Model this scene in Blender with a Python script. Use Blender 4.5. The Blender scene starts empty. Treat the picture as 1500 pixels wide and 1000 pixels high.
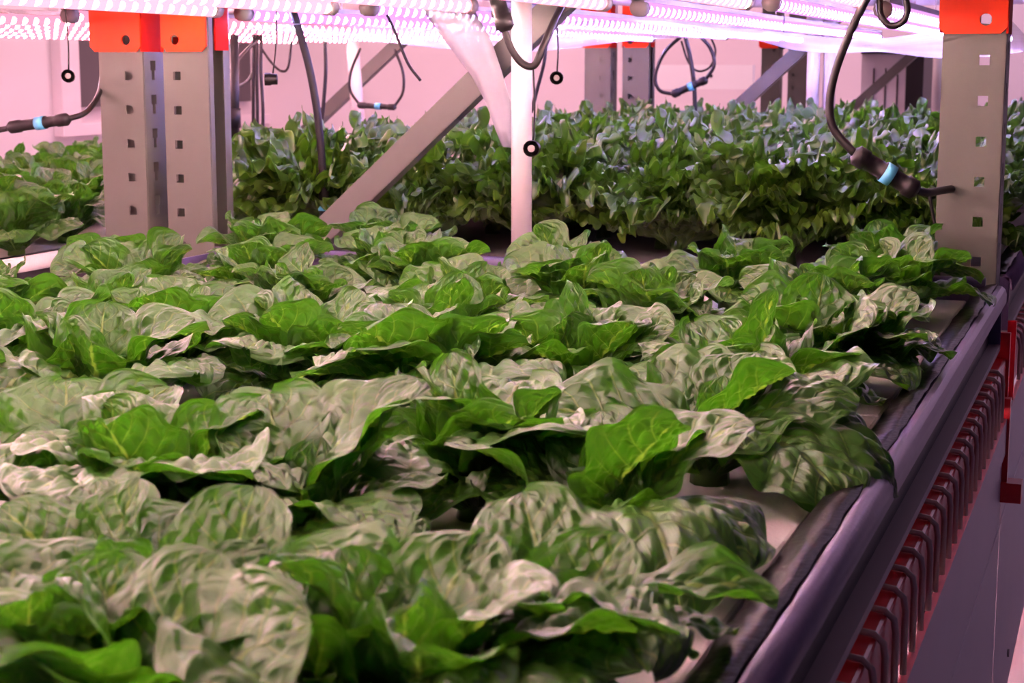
import bpy, math, random
import numpy as np
from mathutils import Vector, Matrix

# ------------------------------------------------------------------ camera, world, exposure
# Coordinates below: +Y runs along the rack row, +X points into the aisle, z = 0 at the lens.
# Everything is lifted by LIFT at the end so that the floor lies at z = 0.
LIFT = 1.30
F = 2480.0                      # focal length in pixels of the 1500 px wide frame
PITCH = math.atan((500 - 100) / F)
YAW = math.atan((1670 - 750) / F * math.cos(PITCH))

sc = bpy.context.scene
COL = sc.collection
cam_d = bpy.data.cameras.new('camera')
cam = bpy.data.objects.new('camera', cam_d)
COL.objects.link(cam)
cam_d.sensor_width = 36.0
cam_d.lens = 36.0 * F / 1500.0
cam_d.clip_start = 0.02
cam.rotation_euler = (math.pi / 2 - PITCH, 0, YAW)
cam.location = (0, 0, 0)
cam_d.dof.use_dof = True
cam_d.dof.focus_distance = 1.60
cam_d.dof.aperture_fstop = 22.0
sc.camera = cam

w = bpy.data.worlds.new('world')
sc.world = w
w.use_nodes = True
w.node_tree.nodes['Background'].inputs[0].default_value = (0.42, 0.28, 0.72, 1)
w.node_tree.nodes['Background'].inputs[1].default_value = 0.065

vs = sc.view_settings
vs.view_transform = 'Standard'
vs.look = 'None'
vs.gamma = 1.0
vs.use_curve_mapping = False
vs.exposure = 0.15

LED_NEAR = (1.0, 0.80, 0.72)      # lamps over the near bed
LED_FAR = (0.46, 0.45, 1.0)       # lamps over the curly bed behind it
LED_SIDE = (1.0, 0.66, 0.68)      # lamps over the next rack row
POW_NEAR, POW_FAR, POW_SIDE = 54.0, 62.0, 40.0

rng = random.Random(7)
ORD = ['first', 'second', 'third', 'fourth', 'fifth', 'sixth', 'seventh', 'eighth', 'ninth', 'tenth', 'eleventh', 'twelfth', 'thirteenth', 'fourteenth']

# pixel -> point helpers (direction from the photo, distance from the plane it touches)
_fw = np.array([-math.sin(YAW) * math.cos(PITCH), math.cos(YAW) * math.cos(PITCH), -math.sin(PITCH)])
_rt = np.array([math.cos(YAW), math.sin(YAW), 0.0])
_up = np.cross(_rt, _fw)
def ray(x, y): return _fw + _rt * (x - 750) / F - _up * (y - 500) / F
def at_y(x, y, Y): d = ray(x, y); return Vector(d * (Y / d[1]))
def at_z(x, y, Z): d = ray(x, y); return Vector(d * (Z / d[2]))
def at_x(x, y, X): d = ray(x, y); return Vector(d * (X / d[0]))

# ------------------------------------------------------------------ materials
def mat(name):
    m = bpy.data.materials.new(name)
    m.use_nodes = True
    nt = m.node_tree
    return m, nt, nt.nodes['Principled BSDF']

def N(nt, typ, **kw):
    n = nt.nodes.new(typ)
    for k, v in kw.items():
        setattr(n, k, v)
    return n

def setin(nt, sock, v):
    if hasattr(v, 'is_output') or isinstance(v, bpy.types.NodeSocket):
        nt.links.new(v, sock)
    else:
        sock.default_value = v

def M(nt, op, a, b=0.0, c=0.0, clamp=False):
    n = nt.nodes.new('ShaderNodeMath'); n.operation = op; n.use_clamp = clamp
    setin(nt, n.inputs[0], a); setin(nt, n.inputs[1], b)
    if op in ('SMOOTH_MIN', 'MULTIPLY_ADD', 'WRAP', 'COMPARE'): setin(nt, n.inputs[2], c)
    return n.outputs[0]

def smooth(nt, x, lo, hi):
    n = nt.nodes.new('ShaderNodeMapRange'); n.interpolation_type = 'SMOOTHSTEP'
    setin(nt, n.inputs['Value'], x)
    n.inputs['From Min'].default_value = lo; n.inputs['From Max'].default_value = hi
    return n.outputs['Result']

def mixc(nt, f, a, b):
    n = nt.nodes.new('ShaderNodeMix'); n.data_type = 'RGBA'
    setin(nt, n.inputs[0], f); setin(nt, n.inputs[6], a); setin(nt, n.inputs[7], b)
    return n.outputs[2]

def noise(nt, scale, detail=3.0, rough=0.5, vec=None):
    n = nt.nodes.new('ShaderNodeTexNoise')
    n.inputs['Scale'].default_value = scale; n.inputs['Detail'].default_value = detail
    n.inputs['Roughness'].default_value = rough
    if vec is not None: nt.links.new(vec, n.inputs['Vector'])
    return n.outputs['Fac']

def c4(c): return (c[0], c[1], c[2], 1.0)

def simple(name, col, rough=0.5, metal=0.0, spec=0.5, var=0.12, nscale=20.0, bump=0.0, bscale=200.0):
    m, nt, b = mat(name)
    tc = N(nt, 'ShaderNodeTexCoord')
    f = noise(nt, nscale, 4.0, 0.6, tc.outputs['Object'])
    lo = tuple(max(0, x * (1 - var)) for x in col); hi = tuple(min(1, x * (1 + var)) for x in col)
    nt.links.new(mixc(nt, f, c4(lo), c4(hi)), b.inputs['Base Color'])
    b.inputs['Roughness'].default_value = rough
    b.inputs['Metallic'].default_value = metal
    b.inputs['Specular IOR Level'].default_value = spec
    if bump > 0:
        bm_ = N(nt, 'ShaderNodeBump'); bm_.inputs['Strength'].default_value = bump
        bm_.inputs['Distance'].default_value = 0.002
        nt.links.new(noise(nt, bscale, 3.0, 0.6, tc.outputs['Object']), bm_.inputs['Height'])
        nt.links.new(bm_.outputs['Normal'], b.inputs['Normal'])
    return m

def leaf_material(name, dark, light, vein, trans, rough=0.42, spec=0.6, veins=7.5, frilly=False, tfac=0.35):
    m, nt, b = mat(name)
    uv = N(nt, 'ShaderNodeUVMap'); uv.uv_map = 'UVMap'
    sep = N(nt, 'ShaderNodeSeparateXYZ'); nt.links.new(uv.outputs['UV'], sep.inputs[0])
    u = sep.outputs[0]
    v = M(nt, 'MULTIPLY_ADD', sep.outputs[1], 2.0, -1.0)
    av = M(nt, 'ABSOLUTE', v)
    side = M(nt, 'GREATER_THAN', v, 0.0)
    info = N(nt, 'ShaderNodeObjectInfo')
    tc = N(nt, 'ShaderNodeTexCoord')
    wob = noise(nt, 2.2, 0.0, 0.5, uv.outputs['UV'])
    q = M(nt, 'MULTIPLY', M(nt, 'SUBTRACT', u, M(nt, 'MULTIPLY', av, 0.24)), veins)
    q = M(nt, 'ADD', q, M(nt, 'MULTIPLY', side, 0.4))
    q = M(nt, 'ADD', q, M(nt, 'MULTIPLY', wob, 0.15))
    fq = M(nt, 'FRACT', q)
    dq = M(nt, 'MINIMUM', fq, M(nt, 'SUBTRACT', 1.0, fq))
    sec = M(nt, 'SUBTRACT', 1.0, smooth(nt, dq, 0.012, 0.065))
    sec = M(nt, 'MULTIPLY', sec, M(nt, 'SUBTRACT', 1.0, smooth(nt, av, 0.45, 0.95)))
    midw = M(nt, 'MULTIPLY_ADD', u, -0.085, 0.105)
    mid = M(nt, 'SUBTRACT', 1.0, smooth(nt, M(nt, 'DIVIDE', av, midw), 0.25, 1.0))
    vor = N(nt, 'ShaderNodeTexVoronoi'); vor.feature = 'DISTANCE_TO_EDGE'
    vor.inputs['Scale'].default_value = 10.0
    nt.links.new(uv.outputs['UV'], vor.inputs['Vector'])
    ter = M(nt, 'SUBTRACT', 1.0, smooth(nt, vor.outputs['Distance'], 0.0, 0.10))
    vm = M(nt, 'MAXIMUM', mid, M(nt, 'MULTIPLY', sec, 0.50))
    vm = M(nt, 'MAXIMUM', vm, M(nt, 'MULTIPLY', ter, 0.07), clamp=True)
    f = noise(nt, 5.0, 4.0, 0.6, tc.outputs['Object'])
    f = M(nt, 'ADD', M(nt, 'MULTIPLY', f, 0.5), M(nt, 'MULTIPLY', info.outputs['Random'], 0.5))
    base = mixc(nt, f, c4(dark), c4(light))
    base = mixc(nt, vm, base, c4(vein))
    nt.links.new(base, b.inputs['Base Color'])
    b.inputs['Roughness'].default_value = rough
    b.inputs['Specular IOR Level'].default_value = spec
    b.inputs['Sheen Weight'].default_value = 0.0
    b.inputs['Sheen Roughness'].default_value = 0.45
    # fine relief
    hgt = M(nt, 'ADD', M(nt, 'MULTIPLY', smooth(nt, vor.outputs['Distance'], 0.0, 0.28), 0.6),
            M(nt, 'MULTIPLY', vm, -0.6))
    hgt = M(nt, 'ADD', hgt, M(nt, 'MULTIPLY', noise(nt, 40.0, 3.0, 0.6, uv.outputs['UV']), 0.35))
    bp = N(nt, 'ShaderNodeBump'); bp.inputs['Strength'].default_value = 0.65
    bp.inputs['Distance'].default_value = 0.0016
    nt.links.new(hgt, bp.inputs['Height'])
    nt.links.new(bp.outputs['Normal'], b.inputs['Normal'])
    tr = N(nt, 'ShaderNodeBsdfTranslucent')
    tcol = mixc(nt, M(nt, 'MULTIPLY', vm, 0.8), c4(trans), (0.45, 0.75, 0.08, 1))
    nt.links.new(tcol, tr.inputs['Color'])
    nt.links.new(bp.outputs['Normal'], tr.inputs['Normal'])
    mx = N(nt, 'ShaderNodeMixShader'); mx.inputs[0].default_value = tfac
    nt.links.new(b.outputs[0], mx.inputs[1]); nt.links.new(tr.outputs[0], mx.inputs[2])
    nt.links.new(mx.outputs[0], nt.nodes['Material Output'].inputs['Surface'])
    return m

def led_material(name, tint, power):
    m, nt, b = mat(name)
    tc = N(nt, 'ShaderNodeTexCoord')
    sep = N(nt, 'ShaderNodeSeparateXYZ'); nt.links.new(tc.outputs['Object'], sep.inputs[0])
    y = M(nt, 'MULTIPLY', sep.outputs[1], 1 / 0.030)
    fr = M(nt, 'FRACT', y)
    dy = M(nt, 'MULTIPLY', M(nt, 'SUBTRACT', fr, 0.5), 0.030)
    dz = M(nt, 'ADD', sep.outputs[2], 0.003)
    d = M(nt, 'SQRT', M(nt, 'ADD', M(nt, 'MULTIPLY', dy, dy), M(nt, 'MULTIPLY', dz, dz)))
    dot = M(nt, 'SUBTRACT', 1.0, smooth(nt, d, 0.0032, 0.0068))
    wn = N(nt, 'ShaderNodeTexWhiteNoise'); wn.noise_dimensions = '1D'
    nt.links.new(M(nt, 'FLOOR', y), wn.inputs['W'])
    isb = M(nt, 'GREATER_THAN', wn.outputs['Value'], 0.90)
    isr = M(nt, 'LESS_THAN', wn.outputs['Value'], 0.45)
    col = mixc(nt, isr, c4(tint), (tint[0], tint[1] * 0.62, tint[2] * 0.70, 1))
    col = mixc(nt, isb, col, (0.42, 0.45, 1.0, 1))
    em = N(nt, 'ShaderNodeEmission')
    nt.links.new(col, em.inputs['Color'])
    col = mixc(nt, dot, (tint[0], tint[1] * 0.38, tint[2] * 0.55, 1), col)
    nt.links.new(col, em.inputs['Color'])
    nt.links.new(M(nt, 'MULTIPLY_ADD', dot, power * 5.6, power * .040), em.inputs['Strength'])
    nt.links.new(em.outputs[0], nt.nodes['Material Output'].inputs['Surface'])
    return m

def film_material(name, tint=(0.80, 0.77, 0.86), clear=0.50, tl_f=0.5):
    m, nt, b = mat(name)
    tc = N(nt, 'ShaderNodeTexCoord')
    f = noise(nt, 9.0, 4.0, 0.65, tc.outputs['Object'])
    b.inputs['Base Color'].default_value = c4(tint)
    b.inputs['Roughness'].default_value = 0.18
    b.inputs['Specular IOR Level'].default_value = 0.6
    bp = N(nt, 'ShaderNodeBump'); bp.inputs['Strength'].default_value = 0.6; bp.inputs['Distance'].default_value = 0.01
    nt.links.new(f, bp.inputs['Height']); nt.links.new(bp.outputs['Normal'], b.inputs['Normal'])
    tl = N(nt, 'ShaderNodeBsdfTranslucent'); tl.inputs['Color'].default_value = c4(tint)
    a1 = N(nt, 'ShaderNodeMixShader'); a1.inputs[0].default_value = tl_f
    nt.links.new(b.outputs[0], a1.inputs[1]); nt.links.new(tl.outputs[0], a1.inputs[2])
    tp = N(nt, 'ShaderNodeBsdfTransparent')
    a2 = N(nt, 'ShaderNodeMixShader')
    nt.links.new(M(nt, 'MULTIPLY_ADD', f, 0.4, clear - 0.2), a2.inputs[0])
    nt.links.new(a1.outputs[0], a2.inputs[1]); nt.links.new(tp.outputs[0], a2.inputs[2])
    nt.links.new(a2.outputs[0], nt.nodes['Material Output'].inputs['Surface'])
    return m

MAT = {}
MAT['steel'] = simple('galvanised_steel', (0.100, 0.104, 0.084), 0.52, 0.15, 0.5, 0.10, 14.0, 0.08, 300)
MAT['brace'] = simple('brace_steel', (0.105, 0.104, 0.092), 0.42, 0.25, 0.5, 0.12, 18.0)
MAT['orange'] = simple('orange_paint', (0.90, 0.040, 0.002), 0.5, 0.0, 0.25, 0.08, 10.0, 0.05, 200)
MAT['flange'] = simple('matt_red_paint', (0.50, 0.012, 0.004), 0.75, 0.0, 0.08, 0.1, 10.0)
MAT['red'] = simple('red_paint', (0.55, 0.008, 0.016), 0.30, 0.0, 0.5, 0.15, 25.0)
MAT['white_board'] = simple('white_board', (0.92, 0.90, 0.90), 0.5, 0.0, 0.4, 0.02, 6.0)
MAT['white_pvc'] = simple('white_pvc', (0.50, 0.47, 0.47), 0.35, 0.0, 0.5, 0.03, 8.0)
MAT['foam'] = simple('white_foam', (0.46, 0.43, 0.42), 0.7, 0.0, 0.3, 0.10, 30.0, 0.3, 400)
MAT['liner'] = simple('black_liner', (0.004, 0.0035, 0.004), 0.35, 0.0, 0.06, 0.4, 40.0, 0.5, 90)
MAT['rail'] = simple('rail_aluminium', (0.105, 0.085, 0.17), 0.42, 0.3, 0.5, 0.2, 60.0, 0.15, 250)
MAT['wire'] = simple('zinc_wire', (0.46, 0.38, 0.33), 0.4, 0.4, 0.5, 0.1, 30.0)
MAT['cable'] = simple('black_rubber', (0.007, 0.0055, 0.006), 0.45, 0.0, 0.3, 0.3, 40.0)
MAT['band'] = simple('blue_band', (0.10, 0.42, 0.62), 0.4, 0.0, 0.5, 0.1, 40.0)
MAT['grey_cap'] = simple('grey_plastic', (0.32, 0.28, 0.27), 0.45)
MAT['wall'] = simple('painted_wall', (0.74, 0.66, 0.68), 0.7, 0.0, 0.3, 0.04, 1.5)
MAT['floor'] = simple('resin_floor', (0.42, 0.40, 0.42), 0.35, 0.0, 0.5, 0.10, 3.0)
MAT['panel'] = simple('white_panel', (0.62, 0.58, 0.62), 0.45, 0.0, 0.4, 0.06, 5.0)
MAT['trim'] = simple('wall_trim', (0.80, 0.70, 0.73), 0.5, 0.0, 0.4, 0.03, 4.0)
MAT['dark_box'] = simple('dark_grey_panel', (0.10, 0.085, 0.09), 0.5, 0.0, 0.4, 0.1, 6.0)
MAT['dark_paint'] = simple('dark_tray_side', (0.030, 0.026, 0.030), 0.45, 0.0, 0.4, 0.3, 40.0, 0.1, 200)
MAT['tray_white'] = simple('tray_plastic', (0.40, 0.37, 0.38), 0.5, 0.0, 0.4, 0.05, 6.0)
MAT['film'] = film_material('clear_film')
MAT['strap'] = film_material('milky_strip', (0.46, 0.45, 0.50), 0.16, 0.25)
MAT['romaine'] = leaf_material('romaine_leaf', (0.014, 0.062, 0.005), (0.042, 0.120, 0.012), (0.10, 0.17, 0.035), (0.060, 0.27, 0.006), 0.34, 0.62, tfac=0.28)
MAT['curly'] = leaf_material('curly_leaf', (0.012, 0.070, 0.006), (0.075, 0.155, 0.012), (0.14, 0.22, 0.03), (0.10, 0.30, 0.006), 0.30, 1.0, 6.0, tfac=.27)
MAT['led_near'] = led_material('led_near', LED_NEAR, POW_NEAR)
MAT['led_far'] = led_material('led_far', LED_FAR, POW_FAR)
MAT['led_side'] = led_material('led_side', LED_SIDE, POW_SIDE)

# ------------------------------------------------------------------ mesh helpers
class MB:
    def __init__(self): self.v = []; self.f = []
    def box(self, x0, x1, y0, y1, z0, z1):
        n = len(self.v)
        self.v += [(x, y, z) for z in (z0, z1) for y in (y0, y1) for x in (x0, x1)]
        for q in ((0, 2, 3, 1), (4, 5, 7, 6), (0, 1, 5, 4), (2, 6, 7, 3), (0, 4, 6, 2), (1, 3, 7, 5)):
            self.f.append(tuple(n + i for i in q))
        return self
    def tube(self, pts, r, n=8, cap=True):
        pts = [Vector(p) for p in pts]
        rs = r if isinstance(r, (list, tuple)) else [r] * len(pts)
        base = len(self.v); prev = None
        for i, p in enumerate(pts):
            t = (pts[min(i + 1, len(pts) - 1)] - pts[max(i - 1, 0)]).normalized()
            if prev is None:
                a = Vector((0, 0, 1)) if abs(t.z) < 0.9 else Vector((1, 0, 0))
                prev = t.cross(a).normalized()
            prev = (prev - t * prev.dot(t)).normalized()
            b = t.cross(prev)
            for k in range(n):
                an = 2 * math.pi * k / n
                self.v.append(tuple(p + (prev * math.cos(an) + b * math.sin(an)) * rs[i]))
        for i in range(len(pts) - 1):
            for k in range(n):
                a0 = base + i * n + k; a1 = base + i * n + (k + 1) % n
                self.f.append((a0, a1, a1 + n, a0 + n))
        if cap:
            self.f.append(tuple(base + k for k in reversed(range(n))))
            e = base + (len(pts) - 1) * n
            self.f.append(tuple(e + k for k in range(n)))
        return self
    def prism_y(self, prof, y0, y1):       # closed profile [(x,z)] swept along y
        n = len(self.v); k = len(prof)
        self.v += [(x, y0, z) for x, z in prof] + [(x, y1, z) for x, z in prof]
        for i in range(k):
            j = (i + 1) % k
            self.f.append((n + i, n + j, n + k + j, n + k + i))
        self.f.append(tuple(n + i for i in reversed(range(k)))); self.f.append(tuple(n + k + i for i in range(k)))
        return self
    def bar(self, p, q, side, w, d):       # box bar from p to q; width w along side, depth d across
        p, q = Vector(p), Vector(q); t = (q - p).normalized()
        s = (Vector(side) - t * t.dot(Vector(side))).normalized(); o = t.cross(s)
        n = len(self.v)
        for e in (p, q):
            for a, b in ((-1, -1), (1, -1), (1, 1), (-1, 1)):
                self.v.append(tuple(e + s * (a * w / 2) + o * (b * d / 2)))
        for i in range(4):
            j = (i + 1) % 4
            self.f.append((n + i, n + j, n + 4 + j, n + 4 + i))
        self.f.append((n + 3, n + 2, n + 1, n)); self.f.append((n + 4, n + 5, n + 6, n + 7))
        return self
    def build(self, name, m, parent=None, smooth=False, bevel=0.0):
        me = bpy.data.meshes.new(name)
        me.from_pydata(self.v, [], self.f); me.update()
        if smooth: me.polygons.foreach_set('use_smooth', [True] * len(me.polygons))
        me.materials.append(MAT[m])
        o = bpy.data.objects.new(name, me); COL.objects.link(o)
        if parent is not None: o.parent = parent
        if bevel > 0:
            b = o.modifiers.new('bevel', 'BEVEL'); b.width = bevel; b.segments = 2; b.limit_method = 'ANGLE'
        return o

def tag(o, label, cat, group=None, kind=None):
    o['label'] = label
    if cat: o['category'] = cat
    if group: o['group'] = group
    if kind: o['kind'] = kind
    return o

def thing(name, loc, label, cat, group=None, rz=0.0):
    o = bpy.data.objects.new(name, None); COL.objects.link(o)
    o.empty_display_size = 0.02
    o.location = loc; o.rotation_euler = (0, 0, rz)
    return tag(o, label, cat, group)

def struct(o):
    o['kind'] = 'structure'; return o

def spline(pts, n=8):
    pts = [Vector(p) for p in pts]; out = []
    P = [pts[0] * 2 - pts[1]] + pts + [pts[-1] * 2 - pts[-2]]
    for i in range(1, len(P) - 2):
        for k in range(n):
            t = k / n
            a, b, c, d = P[i - 1], P[i], P[i + 1], P[i + 2]
            out.append(0.5 * ((2 * b) + (c - a) * t + (2 * a - 5 * b + 4 * c - d) * t * t + (3 * b - a - 3 * c + d) * t ** 3))
    out.append(pts[-1])
    return out


# ------------------------------------------------------------------ the room
FLOOR = -LIFT
struct(MB().box(-4.6, 3.0, -1.5, 8.6, FLOOR - 0.05, FLOOR).build('floor', 'floor'))
struct(MB().box(-4.6, -4.5, -1.5, 8.6, FLOOR, 1.7).build('wall_left', 'wall'))
struct(MB().box(-4.5, 3.0, 8.3, 8.4, FLOOR, 1.7).build('wall_back', 'wall'))

struct(MB().box(-4.6, 3.0, -1.5, 8.6, 1.7, 1.75).build('ceiling', 'wall'))
def wall_fill_lamp(x, y, sx, sy, power, col, label):  # fill lamps added out of view to brighten the walls
    t = thing('wall_fill_lamp', (x, y, 1.64), label, 'lamp', 'added fill lamps for the walls')
    MB().box(-sx / 2, sx / 2, -sy / 2, sy / 2, 0.01, .06).build('housing', 'white_pvc', t)
    ld = bpy.data.lights.new('lamp_light', 'AREA'); ld.shape = 'RECTANGLE'; ld.size = sx * .9; ld.size_y = sy * .9
    ld.energy = power; ld.color = col
    lo = bpy.data.objects.new('lamp_light', ld); COL.objects.link(lo); lo.parent = t; lo.location = (0, 0, .008)
for k in range(3):
    wall_fill_lamp(-3.7, 2.5 + 2.0 * k, .12, 1.2, 30, (1.0, .60, .68), 'added pink fill lamp brightening the left wall, %s from the camera' % ORD[k])
for k in range(4):
    wall_fill_lamp(-3.2 + 1.6 * k, 7.05, 1.2, .12, 24, (1.0, .52, .60) if k < 2 else (.85, .62, .95), 'added fill lamp brightening the back wall, %s from the left' % ORD[k])

# ------------------------------------------------------------------ rack frames
Y_FR = [2.19, 4.57, 6.95]
PW, PD = 0.075, 0.060
Z_BOT, Z_TOP = FLOOR, 0.75

def hole_sheet(axis, a0, a1, fixed, z0, z1, holes, thick):
    """flat sheet in the (axis, z) plane at `fixed`, with rectangular holes [(lo, hi, zlo, zhi)] stacked in one column"""
    v, f = [], []
    def quad(p0, p1, q0, q1):
        n = len(v)
        for (p, q) in ((p0, q0), (p1, q0), (p1, q1), (p0, q1)):
            v.append((p, fixed, q) if axis == 'x' else (fixed, p, q))
        f.append((n, n + 1, n + 2, n + 3))
    z = z0
    for (lo, hi, zl, zh) in sorted(holes, key=lambda h: h[2]):
        if zl > z + 1e-6: quad(a0, a1, z, zl)
        quad(a0, lo, zl, zh); quad(hi, a1, zl, zh)
        z = zh
    quad(a0, a1, z, z1)
    mb = MB(); mb.v = v; mb.f = f
    return mb

def solid(o, t):
    s = o.modifiers.new('thick', 'SOLIDIFY'); s.thickness = t; s.offset = 0
    return o

def post(x0, y0, outer, label, zph=-0.011, plate=None, plate_z=0.024, group=None):
    """perforated upright; outer = -1/+1: the side with key-hole slots"""
    t = thing('rack_upright', (x0 + PW / 2, y0, FLOOR), label, 'upright', group)
    cx, cy = x0 + PW / 2, y0
    def L(mb):                                     # to local coordinates
        mb.v = [(a - cx, b - cy, c - FLOOR) for a, b, c in mb.v]; return mb
    hx = x0 + PW * (0.67 if outer > 0 else 0.30)
    hz = [zph + 0.05 * k for k in range(-24, 14)]
    hz = [z for z in hz if Z_BOT + .05 < z < Z_TOP - .05]
    hs = 0.0062
    solid(L(hole_sheet('x', x0, x0 + PW, y0, Z_BOT, Z_TOP, [(hx - hs, hx + hs, z - hs, z + hs) for z in hz], .002)).build('front_panel', 'steel', t), .002)
    xo = x0 + (PW if outer > 0 else 0); xi = x0 + (0 if outer > 0 else PW)
    slots = []
    for z in hz:
        ym = y0 + PD * 0.42
        slots += [(ym - .007, ym + .007, z + .008, z + .022), (ym - .004, ym + .004, z - .006, z + .008)]
    solid(L(hole_sheet('y', y0 + .001, y0 + PD, xo, Z_BOT, Z_TOP, slots, .002)).build('slotted_side', 'steel', t), .002)
    L(MB().box(xi - .001, xi + .001, y0 + .001, y0 + .012, Z_BOT, Z_TOP)).build('front_lip', 'steel', t)
    L(MB().box(xi - .001, xi + .001, y0 + PD - .018, y0 + PD, Z_BOT, Z_TOP)).build('rear_lip', 'steel', t)
    if outer < 0 or x0 < -1: L(MB().box(x0, x0 + PW, y0 + PD - .001, y0 + PD + .001, Z_BOT, Z_TOP)).build('back_panel', 'steel', t)
    else:
      for (ba, bb) in ((x0, x0 + .012), (x0 + PW - .012, x0 + PW)):
        L(MB().box(ba, bb, y0 + PD - .001, y0 + PD + .001, Z_BOT, Z_TOP)).build('back_lip', 'steel', t)
    L(MB().box(x0 - .02, x0 + PW + .02, y0 - .02, y0 + PD + .02, FLOOR, FLOOR + .006)).build('foot_plate', 'steel', t)
    if plate:
        p0, p1 = plate
        c = 0.008
        zt = plate_z + 0.115
        hxp = hx
        # chamfered plate with a round hole: ring of quads
        def ringplate(xa, xb, za, zb, hxc, hzc, r, y):
            outl = []
            K = 32
            for k in range(K):
                a = 2 * math.pi * k / K
                dx, dz = math.cos(a), math.sin(a)
                s = 1e9
                if dx > 1e-6: s = min(s, (xb - hxc) / dx)
                if dx < -1e-6: s = min(s, (xa - hxc) / dx)
                if dz > 1e-6: s = min(s, (zb - hzc) / dz)
                if dz < -1e-6: s = min(s, (za - hzc) / dz)
                px, pz = hxc + dx * s, hzc + dz * s
                for (kx, kz) in ((xa, za), (xb, za)):         # chamfer the lower corners
                    if abs(px - kx) + abs(pz - kz) < c:
                        px += (c - abs(px - kx)) * .5 * (1 if kx == xa else -1) * .9
                        pz += (c - abs(pz - kz)) * .5 * .9
                outl.append((px, pz))
            # make sure the true corners are present
            for (kx, kz) in ((xa + c, za), (xa, za + c), (xb - c, za), (xb, za + c), (xa, zb), (xb, zb)):
                i = min(range(K), key=lambda i: (outl[i][0] - kx) ** 2 + (outl[i][1] - kz) ** 2); outl[i] = (kx, kz)
            mb = MB(); 
            for k in range(K):
                a = 2 * math.pi * k / K
                mb.v.append((hxc + r * math.cos(a), y, hzc + r * math.sin(a)))
            for p in outl: mb.v.append((p[0], y, p[1]))
            for k in range(K):
                j = (k + 1) % K
                mb.f.append((k, j, K + j, K + k))
            return mb
        pl = solid(L(ringplate(p0, p1, plate_z, zt, hxp, plate_z + .017, .0075, y0 - .004)).build('orange_connector', 'orange', t), .003)
        pl['label'] = 'bright orange painted connector plate with a round hole'
        xo2 = p1 if outer > 0 else p0
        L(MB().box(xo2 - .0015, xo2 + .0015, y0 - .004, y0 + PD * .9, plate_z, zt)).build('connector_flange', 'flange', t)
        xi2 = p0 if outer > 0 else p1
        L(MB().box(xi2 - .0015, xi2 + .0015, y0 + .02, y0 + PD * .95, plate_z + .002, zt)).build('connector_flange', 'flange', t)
    return t

XB = -1.457        # row B right-hand post
XA = -1.347        # near row left-hand post
XR = -0.231        # near row right-hand post (aisle)
depth_word = ['nearest', 'middle', 'farthest']
for i, y in enumerate(Y_FR):
    post(XB, y, +1, ['perforated steel upright with orange plate, left one of the nearest pair',
                     'perforated steel upright of the middle distance pair, left of the gap',
                     'far perforated steel upright behind the diagonal brace, left of its pair'][i],
         -0.011 if i == 0 else 0.023, (XB - .012, XB + PW), [0.024, 0.056, 0.081][i], 'perforated rack uprights')
    post(XA, y, -1, ['perforated steel upright with orange plate, right one of the nearest pair',
                     'perforated steel upright of the middle distance pair, right of the gap',
                     'far perforated steel upright behind the diagonal brace, right of its pair'][i],
         -0.011 if i == 0 else 0.023, (XA, XA + PW), [0.024, 0.056, 0.081][i], 'perforated rack uprights')
    if i < 2:
        post(XR, y, +1, ['perforated steel upright with orange plate at the aisle corner of the bed',
                     'far perforated steel upright at the aisle end of the curly lettuce bed'][i],
         0.010 if i == 0 else 0.023, (XR - .006, XR + PW + .001), 0.042, 'perforated rack uprights')

def brace(p, q, y, label):
    p, q = Vector(p), Vector(q); p.y = y; q.y = y
    t = thing('diagonal_brace', p, label, 'brace', 'diagonal frame braces')
    d = q - p; tt = d.normalized(); s = Vector((0, 1, 0)); o = tt.cross(s)
    W_, D_, th = 0.034, 0.028, 0.002
    MB().bar(Vector((0, -D_ / 2, 0)), d + Vector((0, -D_ / 2, 0)), o, W_, th).build('web', 'brace', t)
    for sg in (-1, 1):
        MB().bar(o * (sg * W_ / 2), d + o * (sg * W_ / 2), s, D_, th).build('flange', 'brace', t)
    for e in (0.03, 0.97):
        c = d * e + Vector((0, -D_ / 2 - .002, 0))
        MB().tube([c + Vector((0, .004, 0)), c - Vector((0, .004, 0))], .006, 6).build('bolt', 'wire', t)
    return t
_b0, _b1 = at_y(497, 319, 2.225), at_y(820, 5, 2.225)
brace(_b0 + (_b0 - _b1) * .55, _b1 + (_b1 - _b0) * .45, 2.225, 'thick grey steel brace slanting up behind the near leafy bed')
brace((-1.26, 0, -0.32), (-0.60, 0, 0.287), 4.60, 'bluish steel brace slanting up beyond the curly lettuce, right of centre')
brace((-2.55, 0, -0.361), (-1.80, 0, 0.272), 4.60, 'pale grey steel brace slanting up by the rose wall')
brace((-1.26, 0, -0.32), (-0.60, 0, 0.287), 6.98, 'farthest steel brace in front of the dark machine')

def pole(x, y, r, z0, z1, label, lean=0.0):
    t = thing('white_pipe', (x, y, z0), label, 'pipe', 'white vertical water pipes')
    h = z1 - z0
    MB().tube([(0, 0, 0), (lean * .5, 0, h * .5), (lean, 0, h)], r, 20).build('pipe', 'white_pvc', t, True)
    MB().tube([(0, 0, 0), (0, 0, .03)], r * 1.25, 20).build('socket', 'white_pvc', t, True)
    MB().tube([(lean, 0, h - .03), (lean, 0, h)], r * 1.25, 20).build('socket', 'white_pvc', t, True)
pole(at_y(764, 200, 2.14).x, 2.14, .0137, -0.283, 0.135, 'white plastic pipe rising from the near bed in the middle')
pole(-0.809, 4.52, .017, -0.283, 0.135, 'white pipe beyond the curly lettuce, left of a close pair')
pole(-0.770, 4.54, .017, -0.283, 0.135, 'white pipe beyond the curly lettuce, right of a close pair')
pole(-2.090, 4.45, .019, -0.283, 0.135, 'slim white pipe in front of the rose wall', -0.03)
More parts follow.
